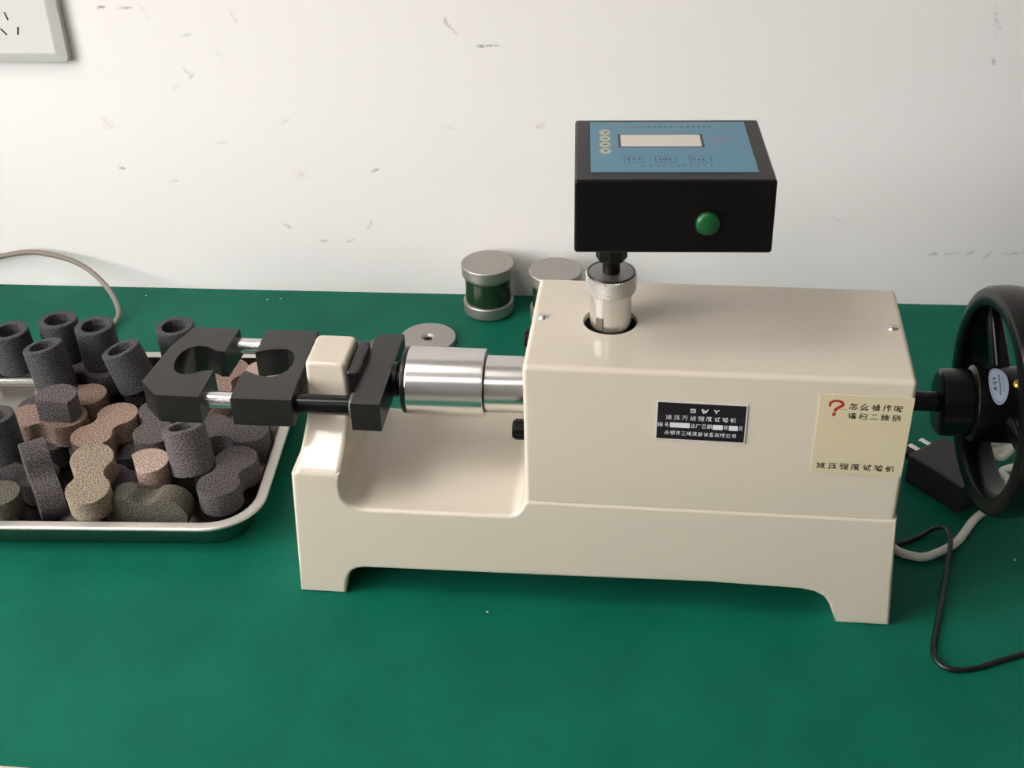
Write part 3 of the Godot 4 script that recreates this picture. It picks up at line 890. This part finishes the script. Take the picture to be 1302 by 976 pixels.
	for q in [[Vector3(-0.0895, 0, -0.4540), "grey steel spool-shaped weight standing clear by the wall", 0.0], [Vector3(-0.0165, 0, -0.4430), "grey steel spool-shaped weight half hidden behind the cream cover", 0.7]]:
		var sp := thing("spool_weight", q[1], "weight", q[0], "spool-shaped steel weights by the wall")
		sp.rotation.y = q[2]
		part("lower_disc", lathe_mesh([Vector2(0.0235, 0.0), Vector2(0.0265, 0.003), Vector2(0.0270, 0.0045), Vector2(0.0270, 0.0150), Vector2(0.0264, 0.0158), Vector2(0.024, 0.0160)], 56), steel, sp)
		part("core", lathe_mesh([Vector2(0.0240, 0.0155), Vector2(0.0240, 0.0160), Vector2(0.0243, 0.0170), Vector2(0.0243, 0.0415), Vector2(0.0240, 0.0425)], 56), core_green, sp, Transform3D(), "dark green core between the two steel discs")
		part("upper_disc", lathe_mesh([Vector2(0.0228, 0.0420), Vector2(0.0262, 0.0450), Vector2(0.0276, 0.0475), Vector2(0.0278, 0.0490), Vector2(0.0278, 0.0585), Vector2(0.0272, 0.0592), Vector2(0.026, 0.0594)], 56), steel, sp)
	var disc := thing("steel_disc", "flat steel disc with a countersunk centre lying behind the polished sleeve", "disc", Vector3(-0.1445, 0, -0.3850))
	part("plate", lathe_mesh([Vector2(0.0045, 0.0045), Vector2(0.0070, 0.0065), Vector2(0.0285, 0.0065), Vector2(0.0290, 0.0060), Vector2(0.0290, 0.0006), Vector2(0.0285, 0.0), Vector2(0.0045, 0.0)], 64, true), steel, disc)
	part("centre_screw", lathe_mesh([Vector2(0.0046, 0.0005), Vector2(0.0046, 0.0042), Vector2(0.0020, 0.0045), Vector2(0.0016, 0.0036), Vector2(0.0, 0.0036)], 24), dark_steel, disc)

	# ------------------------------------------------------------ cables, adapter
	var gcab := MB.new()
	tube(gcab, smooth_path([Vector3(-0.76, 0.0035, -0.455), Vector3(-0.72, 0.012, -0.466), Vector3(-0.69, 0.024, -0.4700), Vector3(-0.6640, 0.0330, -0.4700), Vector3(-0.6430, 0.0385, -0.4700), Vector3(-0.6180, 0.0440, -0.4695), Vector3(-0.5950, 0.0458, -0.4685), Vector3(-0.5630, 0.0412, -0.4650), Vector3(-0.5390, 0.0336, -0.4590), Vector3(-0.5155, 0.0229, -0.4450), Vector3(-0.4970, 0.0151, -0.4250), Vector3(-0.4860, 0.0080, -0.4050), Vector3(-0.4880, 0.0030, -0.3900)]), 0.0029)
	var gc := thing("grey_cable", "grey cable arching up against the wall behind the tray", "cable")
	part("sheath", gcab.mesh(60), mat(Color(0.50, 0.46, 0.42), 0.55), gc)
	for k in 4:
		var w := MB.new()
		var o := Vector3(-0.4880, 0.003, -0.3905)
		tube(w, PackedVector3Array([o + Vector3(0.0008 * (k - 1.5), 0, -0.001), o + Vector3(0.0016 * (k - 1.5), 0.0005, 0.004), o + Vector3(0.0024 * (k - 1.5), -0.001, 0.0075)]), 0.0005, 5)
		part("bare_wire", w.mesh(), mat(Color(0.75, 0.72, 0.66), 0.35, 0.7), gc)
	var bc := []
	for q in [[0.2845, -0.1250], [0.2850, -0.1030], [0.2940, -0.0950], [0.3125, -0.1041], [0.3270, -0.1130], [0.3345, -0.1115], [0.3372, -0.1020], [0.3367, -0.0891], [0.3297, -0.0596], [0.3124, 0.0046], [0.3075, 0.0240], [0.3089, 0.0380], [0.3176, 0.0450], [0.3350, 0.0422], [0.3731, 0.0242], [0.44, -0.002], [0.56, -0.03]]:
		bc.append(Vector3(q[0], 0.0020, q[1]))
	for i in [5, 6, 7]:
		bc[i].y = 0.0105 if i == 6 else 0.0085
	bc[4].y = 0.0055
	bc[8].y = 0.0035
	var bcm := MB.new()
	tube(bcm, smooth_path(bc), 0.0021)
	tag(part("black_cable", bcm.mesh(60), mat(Color(0.03, 0.03, 0.03), 0.4), self), "thin black cable bending across the mat at the right of the machine", "cable")
	var wc := [Vector3(0.2885, 0.004, -0.1400), Vector3(0.2860, 0.004, -0.1100), Vector3(0.2930, 0.004, -0.0865), Vector3(0.3060, 0.004, -0.0790), Vector3(0.3190, 0.004, -0.0800), Vector3(0.3430, 0.004, -0.0985), Vector3(0.3620, 0.004, -0.1285), Vector3(0.3740, 0.0040, -0.1425), Vector3(0.3930, 0.0045, -0.1580), Vector3(0.4010, 0.006, -0.1830)]
	for k in 37:
		var a := -PI / 2 + TAU * k / 9.0
		var g: float = 1.0 - 0.10 * (k / 9)
		wc.append(Vector3(0.3985 + 0.018 * g * cos(a) + 0.003 * sin(k * 1.7), 0.047 + 0.041 * g * sin(a), -0.2000 - 0.0088 * (k / 9.0) + 0.004 * cos(a * 0.7)))
	var wcm := MB.new()
	tube(wcm, smooth_path(wc, 6), 0.0036)
	tag(part("white_cable", wcm.mesh(60), mat(Color(0.93, 0.93, 0.90), 0.4), self), "white cable running behind the machine into a coil behind the handwheel", "cable")
	var ad := thing("power_adapter", "black power adapter box lying on the mat behind the handwheel", "adapter", Vector3(0.3500, 0, -0.1780))
	ad.rotation.y = -0.86
	part("case", box_mesh(Vector3(0.060, 0.029, 0.046), 0.002, 3), mat(Color(0.14, 0.135, 0.14), 0.55), ad, off(Vector3(0, 0.0145, 0)))
	part("cable_boot", lathe_mesh([Vector2(0.006, -0.048), Vector2(0.007, -0.046), Vector2(0.008, -0.029)], 20, false, along_x(Vector3(0, 0.012, 0))), black_plastic, ad)

	for z in [-0.008, 0.006]:
		part("prong", box_mesh(Vector3(0.014, 0.0014, 0.005), 0.0004, 1), chrome, ad, off(Vector3(-0.036, 0.024, z)))

	# ------------------------------------------------------------ socket on the wall
	var wallt := Transform3D(Basis(Vector3.UP, 0.0256), Vector3(-0.5915, 0.342, -0.4938 + 0.0256 * 0.5915))
	var so := thing("wall_socket", "white power socket plate on the wall at the top left", "socket")
	so.transform = wallt
	var sl := []
	for s in [[0.0, 0.0002], [0.0, 0.0075], [0.0006, 0.0090], [0.0090, 0.0125], [0.0110, 0.0130]]:
		sl.append(at_y(rrect(0.156 - 2 * s[0], 0.156 - 2 * s[0], 0.005, 5), s[1]))
	var som := MB.new()
	som.loft(sl)
	som.put(Transform3D(Basis(Vector3.RIGHT, PI / 2), Vector3.ZERO))
	var ivory := mat(Color(0.86, 0.85, 0.83), 0.35)
	part("plate", som.mesh(25), ivory, so)
	var slot_m := mat(Color(0.05, 0.05, 0.05), 0.6)
	for q in [[-0.5667, 0.3130, 0.25], [-0.5730, 0.2970, 0.7], [-0.5580, 0.2979, -0.25]]:
		part("slot", box_mesh(Vector3(0.0018, 0.0085, 0.001), 0.0002, 1), slot_m, so, Transform3D(Basis(Vector3(0, 0, 1), q[2]), Vector3(q[0] + 0.5915, q[1] - 0.342, 0.0127)), "dark pin slot")

	# ------------------------------------------------------------ crumbs on the mat
	var crumb := mat(Color(0.75, 0.76, 0.7), 0.7)
	var places := [[-0.4764, -0.4601, "left of the grey cable's arch by the wall"], [-0.3377, -0.4609, "by the wall behind the end jaw, left of a pair"], [-0.3232, -0.4637, "by the wall behind the end jaw, right of a pair"], [-0.0304, 0.0122, "on the mat in front of the machine's arch"], [0.3880, -0.0853, "on the mat at the right below the handwheel"]]
	for q in places:
		var cmb := MB.new()
		rbox(cmb, Vector3(0.0022, 0.0008, 0.0014), 0.0003, 1)
		tag(part("crumb", cmb.mesh(), crumb, self, Transform3D(Basis(Vector3.UP, q[0] * 20), Vector3(q[0], 0.0005, q[1]))), "tiny white crumb " + q[2], "crumb", "crumbs on the green mat")
